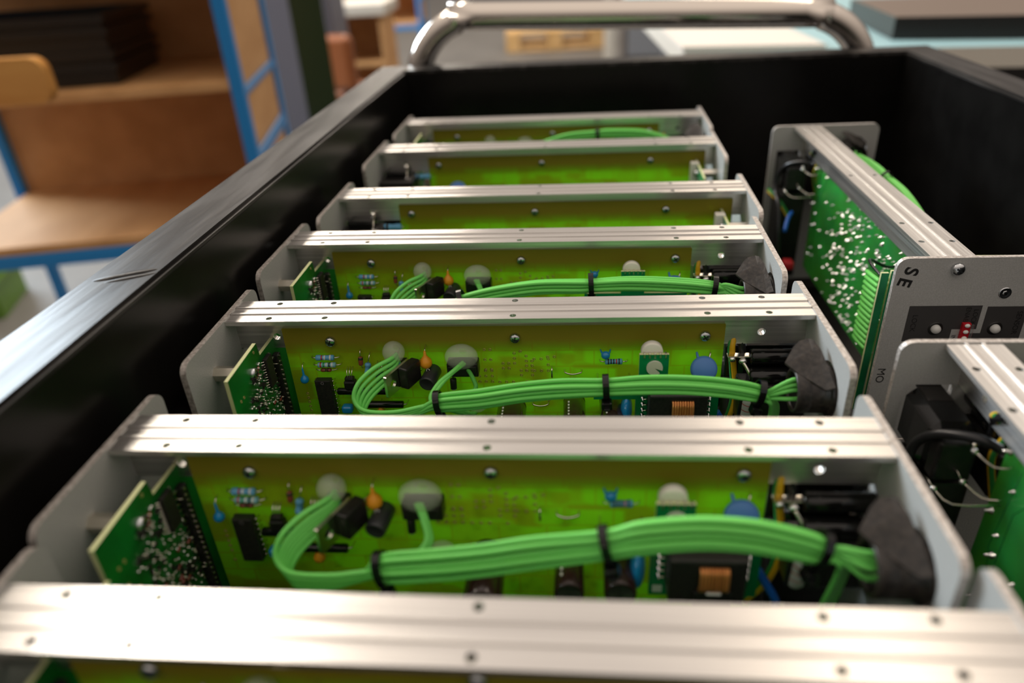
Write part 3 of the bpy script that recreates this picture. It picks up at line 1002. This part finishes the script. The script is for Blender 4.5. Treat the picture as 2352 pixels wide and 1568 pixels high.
def harness(parent, path, seed, spread=1.9, wires=11, fan=True, loop='back', flare=None):
    """green wire bundle: loops from the glue blobs, runs along the board, ends in the cable gland; three cable ties"""
    rng = random.Random(seed)
    h = empty('wire_harness', (0, 0, 0)); h.parent = parent
    t1 = Vector(path[0]); tN = Vector(path[-1])
    ang0 = rng.uniform(0, 6)
    used = OFF[:wires]
    for i, (oy, oz) in enumerate(used):
        b = mm()
        def at(P, k, sp):
            a = ang0 + k * .22
            c, s_ = math.cos(a * .3), math.sin(a * .3)
            f = 1.0 if flare is None else flare
            return Vector(P) + Vector((rng.uniform(-.15, .15), (oy * c - oz * s_) * sp * .8, (oy * s_ + oz * c) * sp * f))
        pts = []
        if i < 5 or i > 11:
            # looped from the left blob
            w_ = (0, .55, .28, .8, 1.0)[i] if i < 5 else .42 + .25 * (i - 12)
            pts += [Vector((73.5 + .8 * w_, 2.0, -18.0 - 5.0 * w_)), Vector((72.0 + 2.0 * w_, -2.5, -17.8 - 7.5 * w_)), Vector((65.5 + 3.4 * w_, -8.5, -19.0 - 8.4 * w_)), Vector((59.6 + 4.0 * w_, -14, -23.0 - 8.0 * w_)),
                    Vector((57.8 + 3.4 * w_, -17.5, -28.8 - 7.2 * w_)), Vector((62.4 + 2 * w_, -20, -33.0 - 6.6 * w_)), Vector((75.0, -20.5, -33.4 - 5.4 * w_)), Vector((86, -20.4, (t1.z - 34.5) / 2 + .8 - 3.0 * w_))]
        elif i > 8:
            pts += [Vector((105 + i - 9, 6.5, -52)), Vector((104.5 + i - 9, 0, -49)), Vector((102, -9, -42 + (i - 9))), Vector((98.5, -16, -35.5))]
        else:
            v = (i - 5) / 3.0
            if loop == 'back':
                pts += [Vector((103 + 2 * v, 1, -22 - 2 * v)), Vector((99.5, -6, -22.2 - 1.5 * v)), Vector((94.2 + 3 * v, -11, -24.6 - 1.6 * v)), Vector((91.0 + 3 * v, -16, -28 - v)), Vector((92 + 2 * v, -19, -30.2))]
                if v > .6:
                    pts = [Vector((104.5, 1, -25)), Vector((107.6, -4, -27.0)), Vector((109.0, -9, -29.5)), Vector((103, -15, -31)), Vector((98, -18.5, -30.4))]
            else:
                pts += [Vector((101 + 1.5 * v, 1, -22)), Vector((104 + 1.2 * v, -4, -25.5 - v)), Vector((105.5 + v, -9, -29 - 1.5 * v)), Vector((101.5, -14.5, -31.2 - v)), Vector((96.5, -18.5, t1.z))]
        for k, P in enumerate(path):
            tie = k in (0, len(path) - 1) or abs(P[0] - 164.5) < 3
            pts.append(at(P, k, (spread if not tie else spread * .88) * .95))
        if i % 3 == 0:
            j = i // 3
            gz = (3.6, 1.4, -.6, -4.4, 0)[j]
            pts += [Vector((229.5, -20.8, tN.z + gz * .45)), Vector((237.0, -23 - j * .5, -20.0 + gz)), Vector((244, -23, -20.2 + gz * 1.1))]
        else:
            pts += [Vector((230.5 + oy * .6, -20.5 + oy, tN.z - 3.2)), Vector((233.2 + oy * 1.2, -18 + oy, tN.z - 9)), Vector((233.8 + oy * 1.4, -15 + oy, tN.z - 20)), Vector((232.0 + oy * 1.2, -12, tN.z - 42))]
        b.tube(pts, .95, 'wire', 10, sub=5)
        b.build('wire', h)
    for k, P in enumerate(path):
        if not (k in (0, len(path) - 1) or abs(P[0] - 164.5) < 3):
            continue
        A = Vector(path[max(k - 1, 0)]); B = Vector(path[min(k + 1, len(path) - 1)])
        t = (B - A).normalized()
        old = Matrix.Translation(P) @ t.to_track_quat('X', 'Z').to_matrix().to_4x4()
        b = mm(); b.xf = old
        ry = spread * 1.72 * .8 + 1.25; rz = spread * 1.72 * (flare or 1.0) * .95 + 1.25
        n = 26
        m_ = b.mi('gloss')
        rings = []
        for sx, dr in ((-1.3, .0), (-1.3, .7), (1.3, .7), (1.3, .0)):
            rings.append(b.verts([(sx, (ry + dr) * math.cos(2 * math.pi * i / n), (rz + dr) * math.sin(2 * math.pi * i / n)) for i in range(n)]))
        for q in range(4):
            b.skin(rings[q], rings[(q + 1) % 4], m_, False)
        b.box(-2.2, 2.2, -ry * .2 - 4.2, -ry * .2 + .2, -rz - 3.0, -rz + .5, 'gloss', .5)
        b.box(-1.2, 1.2, -ry * .2 - 6.5, -ry * .2 - 3.8, -rz - 1.9, -rz - .9, 'gloss', .2)
        b.build('cable_tie', h)
    return h


def module_a(rng):
    root = empty('electronics_module', (0, 0, 0))
    rail('top_rail', root)
    front_panel(root, -38.5, 35.5)
    rear_panel(root, -43, 35.5)
    build_board(root, rng)
    build_display_board(root, rng)
    build_rear_parts(root, rng)
    ribbon(root)
    return root


def module_b(rng):
    """the two modules packed the other way round: connectors at the left, display board at the right"""
    root = empty('electronics_module', (0, 0, 0))
    rail('top_rail', root)
    p = plate('rear_panel', root, -2.5, -38, 35.5, [])
    b = mm(); screw(b, (-2.5, 10, -5), (-1, 0, 0), 3.1, 2.4); b.build('screw', p)
    p = plate('front_panel', root, 250, -38, 35.5, [])
    b = mm(); screw(b, (252.5, 10, -5), (1, 0, 0), 3.1, 2.4); b.build('screw', p)
    b = mm()
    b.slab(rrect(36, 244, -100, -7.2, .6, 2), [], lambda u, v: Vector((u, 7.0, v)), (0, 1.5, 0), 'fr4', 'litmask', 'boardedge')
    board = b.build('circuit_board', root)
    for x in (44, 123, 204):
        b = mm(); screw(b, (x, 7.0, -13.2), (0, -1, 0), 2.5, 2.2, rot=rng.uniform(0, 90)); b.build('screw', root)
    b = mm()
    b.xf = Matrix.Translation((58, 1.5, -31.5)) @ Matrix.Rotation(R(-28), 4, 'X')
    b.lathe((0, 1.5, 0), (0, -1, 0), [(0, 0), (5.6, .1), (6.8, .7), (7.0, 1.5), (6.8, 2.3), (5.6, 2.9), (0, 3.1)], 'lilac', 28)
    b.build('disc_capacitor', board)
    b = mm()
    b.box(208, 236, 3, 6.9, -36, -31, 'black', .5)
    b.build('pin_connector', board)
    b = mm()
    b.box(200, 204, 1, 6.9, -36, -31, 'black', .5)
    b.build('relay', board)
    # display board at the right, edge on
    b = mm()
    b.slab([(-41, -13), (6, -13), (6, -96), (-41, -96)], [], lambda u, v: Vector((236.5, u, v)), (1.6, 0, 0), 'greenmask', 'greenmask', 'boardedge')
    d = b.build('display_board', root)
    b = mm(); screw(b, (236.5, -10, -19), (-1, 0, 0), 2.5, 2.2); b.build('screw', d)
    b = mm(); b.lathe((238, -10, -19), (1, 0, 0), [(0, 0), (3.2, 0), (3.2, 0), (3.2, 12), (3.2, 12), (0, 12)], 'tin', 6, flat=True); b.build('spacer', d)
    b = mm(); b.box(232, 238, -8, -2, -34, -12, 'ivory', .6); b.build('connector_housing', d)
    # connector end
    b = mm()
    b.box(1.0, 27, -14, 8, -60, -19, 'black', 1.4)
    b.box(4.0, 20, -4, 8, -20, -14.4, 'gloss', 1.2)
    b.build('mains_inlet', root)
    b = mm()
    b.cyl((2, -24, -34), (24, -24, -34), 8.4, 'rubber', 24, bev=1.0)
    b.build('cable_gland', root)
    b = mm()
    resistor(b, 24, 39, -20.5, 2.2, 'resblue', ['bandk', 'resblue', 'resblue'], 3.0, 1.8)
    b.build('resistor', root)
    b = mm(); b.ell((20.5, -4, -20), (1.6, 1.5, 1.5), 'solder', 12, 8); b.tube([(20.5, -4, -20), (20, 2, -15), (20, 8, -12)], .5, 'tin', 6); b.build('solder_lug', root)
    b = mm()
    for k in range(4):
        b.tube([(20 + k, -12, -27 - k * .6), (27, -14 - k, -27.5 - k), (33 + k, -14, -31 - k), (40 + k, -12, -40)], 1.1, 'wire', 8, sub=4)
    b.build('wire_harness', root)
    b = mm(); b.tube([(30, -2, -29), (35, -4, -28), (40, -3, -33)], 1.3, 'yellow', 8, sub=4); b.build('earth_wire', root)
    return root


# ------------------------------------------------------------------ setting and trolley
b = metre(); b.box(-9, 9, -4, 13, -.05, 0, 'floor'); tag(b.build('floor'), kind='structure')

trolley = tag(empty('trolley', (0.21, 0.12, 0)), 'steel trolley with arched chrome push handle, carrying the black crate', 'trolley')
def tb():
    return MB(1.0, (-.21, -.12, 0))
b = tb(); b.box(-.06, .48, -.36, .60, Z0 - .172, Z0 - .142, 'greymetal', .006); b.build('deck', trolley)
b = tb()
yh = .577
pts = [(-.0095, yh, Z0 - .15), (-.0095, yh, Z0 + .005)]
for k in range(9):
    a = R(180 - 90 * k / 8); pts.append((-.0095 + .062 + .062 * math.cos(a), yh, Z0 + .008 + .062 * math.sin(a)))
for k in range(9):
    a = R(90 - 90 * k / 8); pts.append((.4190 - .062 + .062 * math.cos(a), yh, Z0 + -.002 + .062 * math.sin(a)))
pts += [(.4190, yh, Z0 - .005), (.4190, yh, Z0 - .15)]
b.tube(pts, .0128, 'chrome', 20, sub=2); b.build('handle', trolley)
for x in (-.03, .45):
    for y in (-.33, .57):
        b = tb(); b.box(x - .016, x + .016, y - .016, y + .016, .12, Z0 - .172, 'greymetal', .003); b.build('leg', trolley)
        b = tb(); b.cyl((x - .015, y, .05), (x + .015, y, .05), .05, 'black', 20, bev=.006); b.box(x - .02, x + .02, y - .02, y + .02, .09, .12, 'greymetal', .003); b.build('caster_wheel', trolley)

crate = tag(empty('crate', (0.21, 0.12, Z0 - .142)), 'long black plastic crate with a worn rim, holding the electronics modules', 'crate')
def cb():
    return MB(1.0, (-.21, -.12, -(Z0 - .142)))
XI, XA, YI, YA, T, ZR, ZF = -.0125, .438, -.30, .534, .029, Z0 + .030, Z0 - .142
b = cb(); b.box(XI - T, XA + T, YI - T, YA + T, ZF, ZF + .008, 'crate'); b.build('base', crate)


def crate_wall(x0, x1, y0, y1, lip):
    b = cb()
    b.box(x0, x1, y0, y1, ZF + .008, ZR - .003, 'crate')
    b.build('side_wall', crate)


for args in ((XI - T, XI, YI - T, YA + T), (XA, XA + T, YI - T, YA + T), (XI, XA, YA, YA + T), (XI, XA, YI - T, YI)):
    crate_wall(*args, 0)
b = cb()
b.slab([(XI - T, YI - T), (XA + T, YI - T), (XA + T, YA + T), (XI - T, YA + T)], [[(XI - .0002, YI), (XA, YI), (XA, YA), (XI - .0002, YA)]], lambda u, v: Vector((u, v, ZR - .0015)), (0, 0, -.0018), 'rim')
b.slab([(XI - T + .0005, YI - T + .0005), (XA + T - .0005, YI - T + .0005), (XA + T - .0005, YA + T - .0005), (XI - T + .0005, YA + T - .0005)],
       [[(XI - .0022, YI - .0022), (XA + .0022, YI - .0022), (XA + .0022, YA + .0022), (XI - .0022, YA + .0022)]], lambda u, v: Vector((u, v, ZR)), (0, 0, -.0016), 'rim')
rim_ = b.build('rim', crate)
bv = rim_.modifiers.new('soft_edge', 'BEVEL'); bv.width = .0009; bv.segments = 2; bv.limit_method = 'ANGLE'
b = cb()   # dent in the left rim
b.xf = Matrix.Translation((XI - T * .5, .0735, ZR - .0002)) @ Matrix.Rotation(R(28), 4, 'Z')
b.ell((0, 0, 0), (.0125, .0022, .0011), 'rim', 18, 10)
b.ell((.002, -.004, 0), (.010, .0016, .0008), 'rim', 18, 10)
b.build('dent', crate)

# ------------------------------------------------------------------ modules
rng = random.Random(7)
A = module_a(rng)
B = module_b(random.Random(3))
GRP = 'electronics modules packed in the black crate'
PB = [(94.8, -20, -29.2), (112, -20.5, -26.8), (130, -20.5, -23.6), (147, -20.5, -21.8), (164.5, -20.5, -21.2), (180, -20.5, -20.2), (196, -20.5, -20.2), (212, -20.5, -21.6), (225.7, -20, -24.6)]
P1 = [(93.3, -20, -30.6), (110, -21, -27.4), (126, -22, -23.6), (142, -22.5, -19.4), (158, -22.5, -16.0), (173, -22.5, -12.6), (189, -22, -10.9), (203, -21.5, -11.9), (214, -21, -14.6), (224.2, -20, -18.4)]
P1[4] = (163, -22.5, -15.6)
P3 = [(97, -20, -23.5), (113, -20, -19.4), (136, -20, -15.8), (158, -20, -15.4), (163.5, -20, -15.2), (183, -20, -14.2), (207, -20, -15.2), (224, -20, -17.0)]
P6 = [(95, -20, -24), (115, -20, -18), (138, -20, -11.0), (164, -20, -8.6), (174, -20, -8.2), (202, -20, -9.8), (224, -20, -17)]

YAW = lambda d: R(d)
rows = [  # x0, y0, yaw, kind, harness path, label
    (.0045, -.0760, 0.4, 'A', None, 'frontmost module, cut off at the bottom by the picture, only its rail fully seen'),
    (-.0008, .0000, .506, 'A', (P1, 14, 2.15, 'down', 1.45), 'second module from the front, with a thick arch of green wires'),
    (-.0002, .0893, .904, 'A', (PB, 11, 1.8, 'back', 1.35), 'sharply focused module with green wires tied by three black cable ties'),
    (-.0041, .1770, -.277, 'A', (P3, 10, 1.8, 'down', 1.4), 'module right behind the sharply focused one, its green wires half hidden'),
    (.0018,   .2532, -.26, 'B', None, 'module with connectors at its left end and no blue disc on its board'),
    (.0006, .3608, -.256, 'B', None, 'module with a blue disc capacitor low on its board and connectors at the left end'),
    (.0026, .4479, -.18, 'A', (P6, 9, 1.8, 'down', 1.25), 'rearmost module of the row, nearest the crate far wall'),
]


def place(proto, first, loc, rz, label):
    o = proto if first else copy_tree(proto)
    o.location = loc; o.rotation_euler = (0, 0, rz)
    return tag(o, label, 'circuit module', GRP)


def add_harness(o, spec):
    path, n, sp, loop, fl = spec
    harness(o, path, 5 + n, sp, n, True, loop, fl)


todo = []
fA = fB = True
mods = []
for (x, y, a, k, hp, lab) in rows[::-1]:
    if k == 'A':
        o = copy_tree(A)
    else:
        o = copy_tree(B)
        if y < .3:                # only the farther of the two carries the blue disc
            for brd in kids(o):
                for c_ in kids(brd):
                    if c_.name.startswith('disc_capacitor'):
                        bpy.data.objects.remove(c_)
    o.location = (x, y, Z0 - .128); o.rotation_euler = (0, 0, R(a))
    tag(o, lab, 'circuit module', GRP)
    mods.append((o, hp))
for o, hp in mods:
    if hp: add_harness(o, hp)
for (x, y, a, lab) in ((.3365, .1505, 90.4, 'module standing crosswise with SE written on its grey front panel'),
                       (.3110, -.1800, 90.2, 'crosswise module at the right edge, black mains inlet behind its grey panel')):
    o = copy_tree(A)
    o.location = (x, y, Z0 - .128); o.rotation_euler = (0, 0, R(a))
    tag(o, lab, 'circuit module', GRP)
    add_harness(o, (P3, 10, 1.8, 'down', 1.25))


def kill(o):
    for c in kids(o):
        kill(c)
    bpy.data.objects.remove(o)


kill(A); kill(B)

# ------------------------------------------------------------------ shop background (metres)
SY = R(13)


def shelf_unit(label, loc, rz, nboards=3):
    root = tag(empty('shelf_unit', loc, rz), label, 'shelf unit', 'blue framed shelf units')
    W_, D_, H_ = .66, .40, 1.05
    t = .025
    for x in (-W_, 0):
        for y in (0, D_):
            b = metre(); b.box(x - t / 2, x + t / 2, y - t / 2, y + t / 2, 0, H_, 'blue', .003); b.build('post', root)
    for z in (.428, .715, 1.0):
        b = metre(); b.box(-W_ + t / 2, -t / 2, -t * .4, D_ + t * .4, z - .018, z, 'mdf', .002); b.build('shelf_board', root)
        if z < .5:
            b = metre(); b.box(-W_ + t / 2, -t / 2, -t * .5, t * .4, z - .048, z - .019, 'blue', .003); b.build('front_beam', root)
        for x in (-W_, 0):
            b = metre(); b.box(x - t * .45, x + t * .45, t / 2, D_ - t / 2, z - .034, z - .019, 'blue', .003); b.build('side_rail', root)
    b = metre(); b.box(t * .14, t * .45, t / 2, D_ - t / 2, .545, .573, 'blue', .003); b.build('side_rail', root)
    b = metre(); b.box(-W_ + t / 2, -t / 2, D_ + t * .42, D_ + t * .9, .38, H_ - .02, 'mdf'); b.build('back_board', root)
    b = metre(); b.box(-.12 * t, .12 * t, t / 2, D_ - t / 2, .41, H_ - .02, 'mdf'); b.build('side_board', root)
    return root


su = shelf_unit('blue framed shelf unit with brown boards, left behind the crate', (-.509, 1.233, 0), SY)
Ms = Matrix.Translation((-.509, 1.233, 0)) @ Matrix.Rotation(SY, 4, 'Z')


def lowbin(name, label, cat, lo, hi, z, m, rz, group=None, open_=True):
    """open stacking tray with ribs"""
    c = ((lo[0] + hi[0]) / 2, (lo[1] + hi[1]) / 2)
    root = tag(empty(name, (*c, z), rz), label, cat, group)
    hx, hy = (hi[0] - lo[0]) / 2, (hi[1] - lo[1]) / 2
    h = hi[2]
    b = metre()
    b.box(-hx, hx, -hy, hy, 0, .008, m)
    for x0, x1, y0, y1 in ((-hx, -hx + .008, -hy, hy), (hx - .008, hx, -hy, hy), (-hx + .008, hx - .008, -hy, -hy + .008), (-hx + .008, hx - .008, hy - .008, hy)):
        b.box(x0, x1, y0, y1, .008, h, m)
    b.build('body', root)
    b = metre()
    for zz in (h * .45, h - .012):
        b.slab([(-hx - .008, -hy - .008), (hx + .008, -hy - .008), (hx + .008, hy + .008), (-hx - .008, hy + .008)], [[(-hx + .001, -hy + .001), (hx - .001, -hy + .001), (hx - .001, hy - .001), (-hx + .001, hy - .001)]], lambda u, v: Vector((u, v, zz + .012)), (0, 0, -.012), m)
    b.build('rim', root)
    return root


for k, lab in enumerate(('lower of two dark stacked trays on the middle shelf', 'upper of two dark stacked trays on the middle shelf')):
    p = Ms @ Vector((-.42, .19, 0))
    lowbin('storage_tray', lab, 'tray', (p.x - .19, p.y - .14), (p.x + .19, p.y + .14, .062), .715 + .062 * k + .0005, 'black', SY, 'dark trays on the shelf')

st = tag(empty('wooden_bench', (-1.098, .93, 0), R(6)), 'orange-brown wooden bench, the rounded end of its backrest at the left edge', 'bench')
b = metre(); b.slab(rrect(-.40, .40, .732, .802, .022, 6), [], lambda u, v: Vector((u, 0, v)), (0, .024, 0), 'beech')
s_ = b.build('backrest', st); bv = s_.modifiers.new('soft_edge', 'BEVEL'); bv.width = .005; bv.segments = 3; bv.limit_method = 'ANGLE'
b = metre(); b.box(-.40, -.02, -.30, -.005, .425, .448, 'beech', .008); b.build('seat', st)
for x in (-.30, -.06):
    b = metre(); b.box(x - .014, x + .014, .026, .05, 0, .80, 'beech', .004); b.build('leg', st)
    b = metre(); b.box(x - .014, x + .014, -.28, -.25, 0, .425, 'beech', .004); b.build('leg', st)

lowbin('storage_bin', 'green plastic bin on the floor at the left edge under the shelf', 'bin', (-1.95, 1.55), (-1.60, 1.77, .22), 0, 'bingreen', R(20))

col_ = tag(empty('steel_column', (-.80, 2.50, 0), R(20)), 'dark green steel column behind the blue shelf unit', 'column')
b = metre()
b.box(-.055, .055, -.05, -.042, .012, 2.6, 'dkgreen'); b.box(-.055, .055, .042, .05, .012, 2.6, 'dkgreen'); b.box(-.005, .005, -.042, .042, .012, 2.6, 'dkgreen'); b.build('shaft', col_)
b = metre(); b.box(-.09, .09, -.09, .09, 0, .012, 'dkgreen', .002); b.build('base_plate', col_)

lk = tag(empty('steel_locker', (-1.13, 3.35, 0), R(6)), 'blue-grey steel locker standing behind the dark green column', 'locker')
b = metre(); b.box(-.17, .17, -.17, .17, .03, 1.3, 'locker', .006); b.build('body', lk)
b = metre(); b.box(-.155, .155, -.183, -.171, .06, 1.27, 'locker', .004); b.build('door', lk)
b = metre(); b.box(.10, .12, -.20, -.184, .70, .80, 'greymetal', .003); b.build('handle', lk)
b = metre(); b.box(-.15, .15, -.15, .15, 0, .029, 'black'); b.build('plinth', lk)

cab = tag(empty('cabinet', (-1.16, 4.25, 0), R(4)), 'brown cabinet with a white top, beyond the dark green column', 'cabinet')
b = metre()
for x0, x1 in ((-.20, -.18), (.18, .20)):
    b.box(x0, x1, -.2, .2, 0, .56, 'mdf')
b.box(-.18, .18, .18, .2, 0, .56, 'mdf'); b.box(-.18, .18, -.2, .18, .02, .04, 'mdf'); b.box(-.18, .18, -.2, .18, .30, .32, 'mdf')
b.build('body', cab)
b = metre(); b.box(-.23, .23, -.22, .22, .56, .62, 'offwhite', .006); b.build('top', cab)

ch = tag(empty('padded_chair', (-.85, 2.92, 0), R(-15)), 'brown padded chair with a rounded back, right of the dark green column', 'chair')
b = metre(); b.box(-.075, .075, -.03, .03, .38, .60, 'leather', .029, 5); b.build('backrest', ch)
b = metre(); b.box(-.13, .13, .04, .30, .32, .37, 'leather', .024, 4); b.build('seat', ch)
b = metre(); b.box(-.02, .02, .031, .045, .33, .45, 'black', .003); b.build('back_bracket', ch)
b = metre(); b.cyl((0, .17, .06), (0, .17, .32), .025, 'black', 14); b.build('column', ch)
for k in range(5):
    a = R(72 * k)
    b = metre(); b.tube([(0, .17, .07), (.16 * math.cos(a), .17 + .16 * math.sin(a), .03)], .016, 'black', 8); b.ell((.16 * math.cos(a), .17 + .16 * math.sin(a), .025), (.025, .025, .025), 'black', 12, 8); b.build('leg', ch)

far = copy_tree(su)
far.location = (-.93, 5.0, 0); far.rotation_euler = (0, 0, R(6))
tag(far, 'distant blue framed shelf unit seen left of the chrome handle', 'shelf unit', 'blue framed shelf units')

# work table behind the crate, at the right
tz = Z0 - .05
tb_ = tag(empty('work_table', (1.0, 1.5, 0), 0), 'large work table with a pale blue top behind the crate', 'table')
b = metre(); b.slab([(-.682, -.385), (.75, -.60), (.85, .75), (-.735, .75)], [], lambda u, v: Vector((u, v, tz)), (0, 0, -.03), 'paleblue', 'paleblue', 'offwhite'); b.build('table_top', tb_)
for x in (-.60, .70):
    for y in (-.30, .49):
        b = metre(); b.box(x - .03, x + .03, y - .03, y + .03, 0, tz - .03, 'greymetal', .004); b.build('leg', tb_)
b = metre(); b.xf = Matrix.Rotation(math.atan2(-.215, 1.432), 4, 'Z'); b.box(-.60, .80, -.478, -.462, .10, tz - .031, 'black'); b.build('front_panel', tb_)
b = metre()
b.slab([(.284, 1.86), (.316, 1.122), (.535, 1.090), (.505, 1.82)], [], lambda u, v: Vector((u, v, tz + .0065)), (0, 0, -.006), 'sheet')
tag(b.build('white_sheet'), 'white sheet lying flat on the pale blue table', 'sheet')
b = metre()
b.slab([(.655, 1.150), (.93, 1.085), (1.06, 1.40), (.68, 1.46)], [], lambda u, v: Vector((u, v, tz + .0345)), (0, 0, -.034), 'topboard', 'black', 'black')
tag(b.build('dark_board'), 'thick dark brown board lying on the pale blue table', 'board')

pal = tag(empty('pallet', (-.12, 6.85, 0), R(4)), 'pale wooden pallet on the floor far behind the handle', 'pallet')
for z, nm in ((.10, 'top_board'), (0, 'bottom_board')):
    for y in (-.3, -.1, .1, .3) if z else (-.3, 0, .3):
        b = metre(); b.box(-.42, .42, y - .05, y + .05, z + (.035 if z else 0), z + (.055 if z else .02), 'pine', .002); b.build(nm, pal)
for x in (-.36, 0, .36):
    for y in (-.3, 0, .3):
        b = metre(); b.box(x - .06, x + .06, y - .05, y + .05, .02, .115, 'pine', .003); b.build('block', pal)
    b = metre(); b.box(x - .06, x + .06, -.35, .35, .1155, .134, 'pine', .002); b.build('stringer', pal)
b = metre(); b.box(.30, .38, 5.75, 5.83, 0, 1.6, 'offwhite', .006)
tag(b.build('white_post'), 'white upright post seen through the arched handle', 'post')
mc = tag(empty('machine_cabinet', (.72, 5.6, 0), R(-6)), 'dark grey machine cabinet on the floor right of the white post', 'cabinet')
b = metre(); b.box(-.28, .28, -.25, .25, .04, .9, 'dkboard', .01); b.build('body', mc)
b = metre(); b.box(-.24, .24, -.262, -.25, .10, .84, 'greymetal', .004); b.build('door', mc)
b = metre(); b.box(-.26, .26, -.22, .22, 0, .04, 'black'); b.build('plinth', mc)
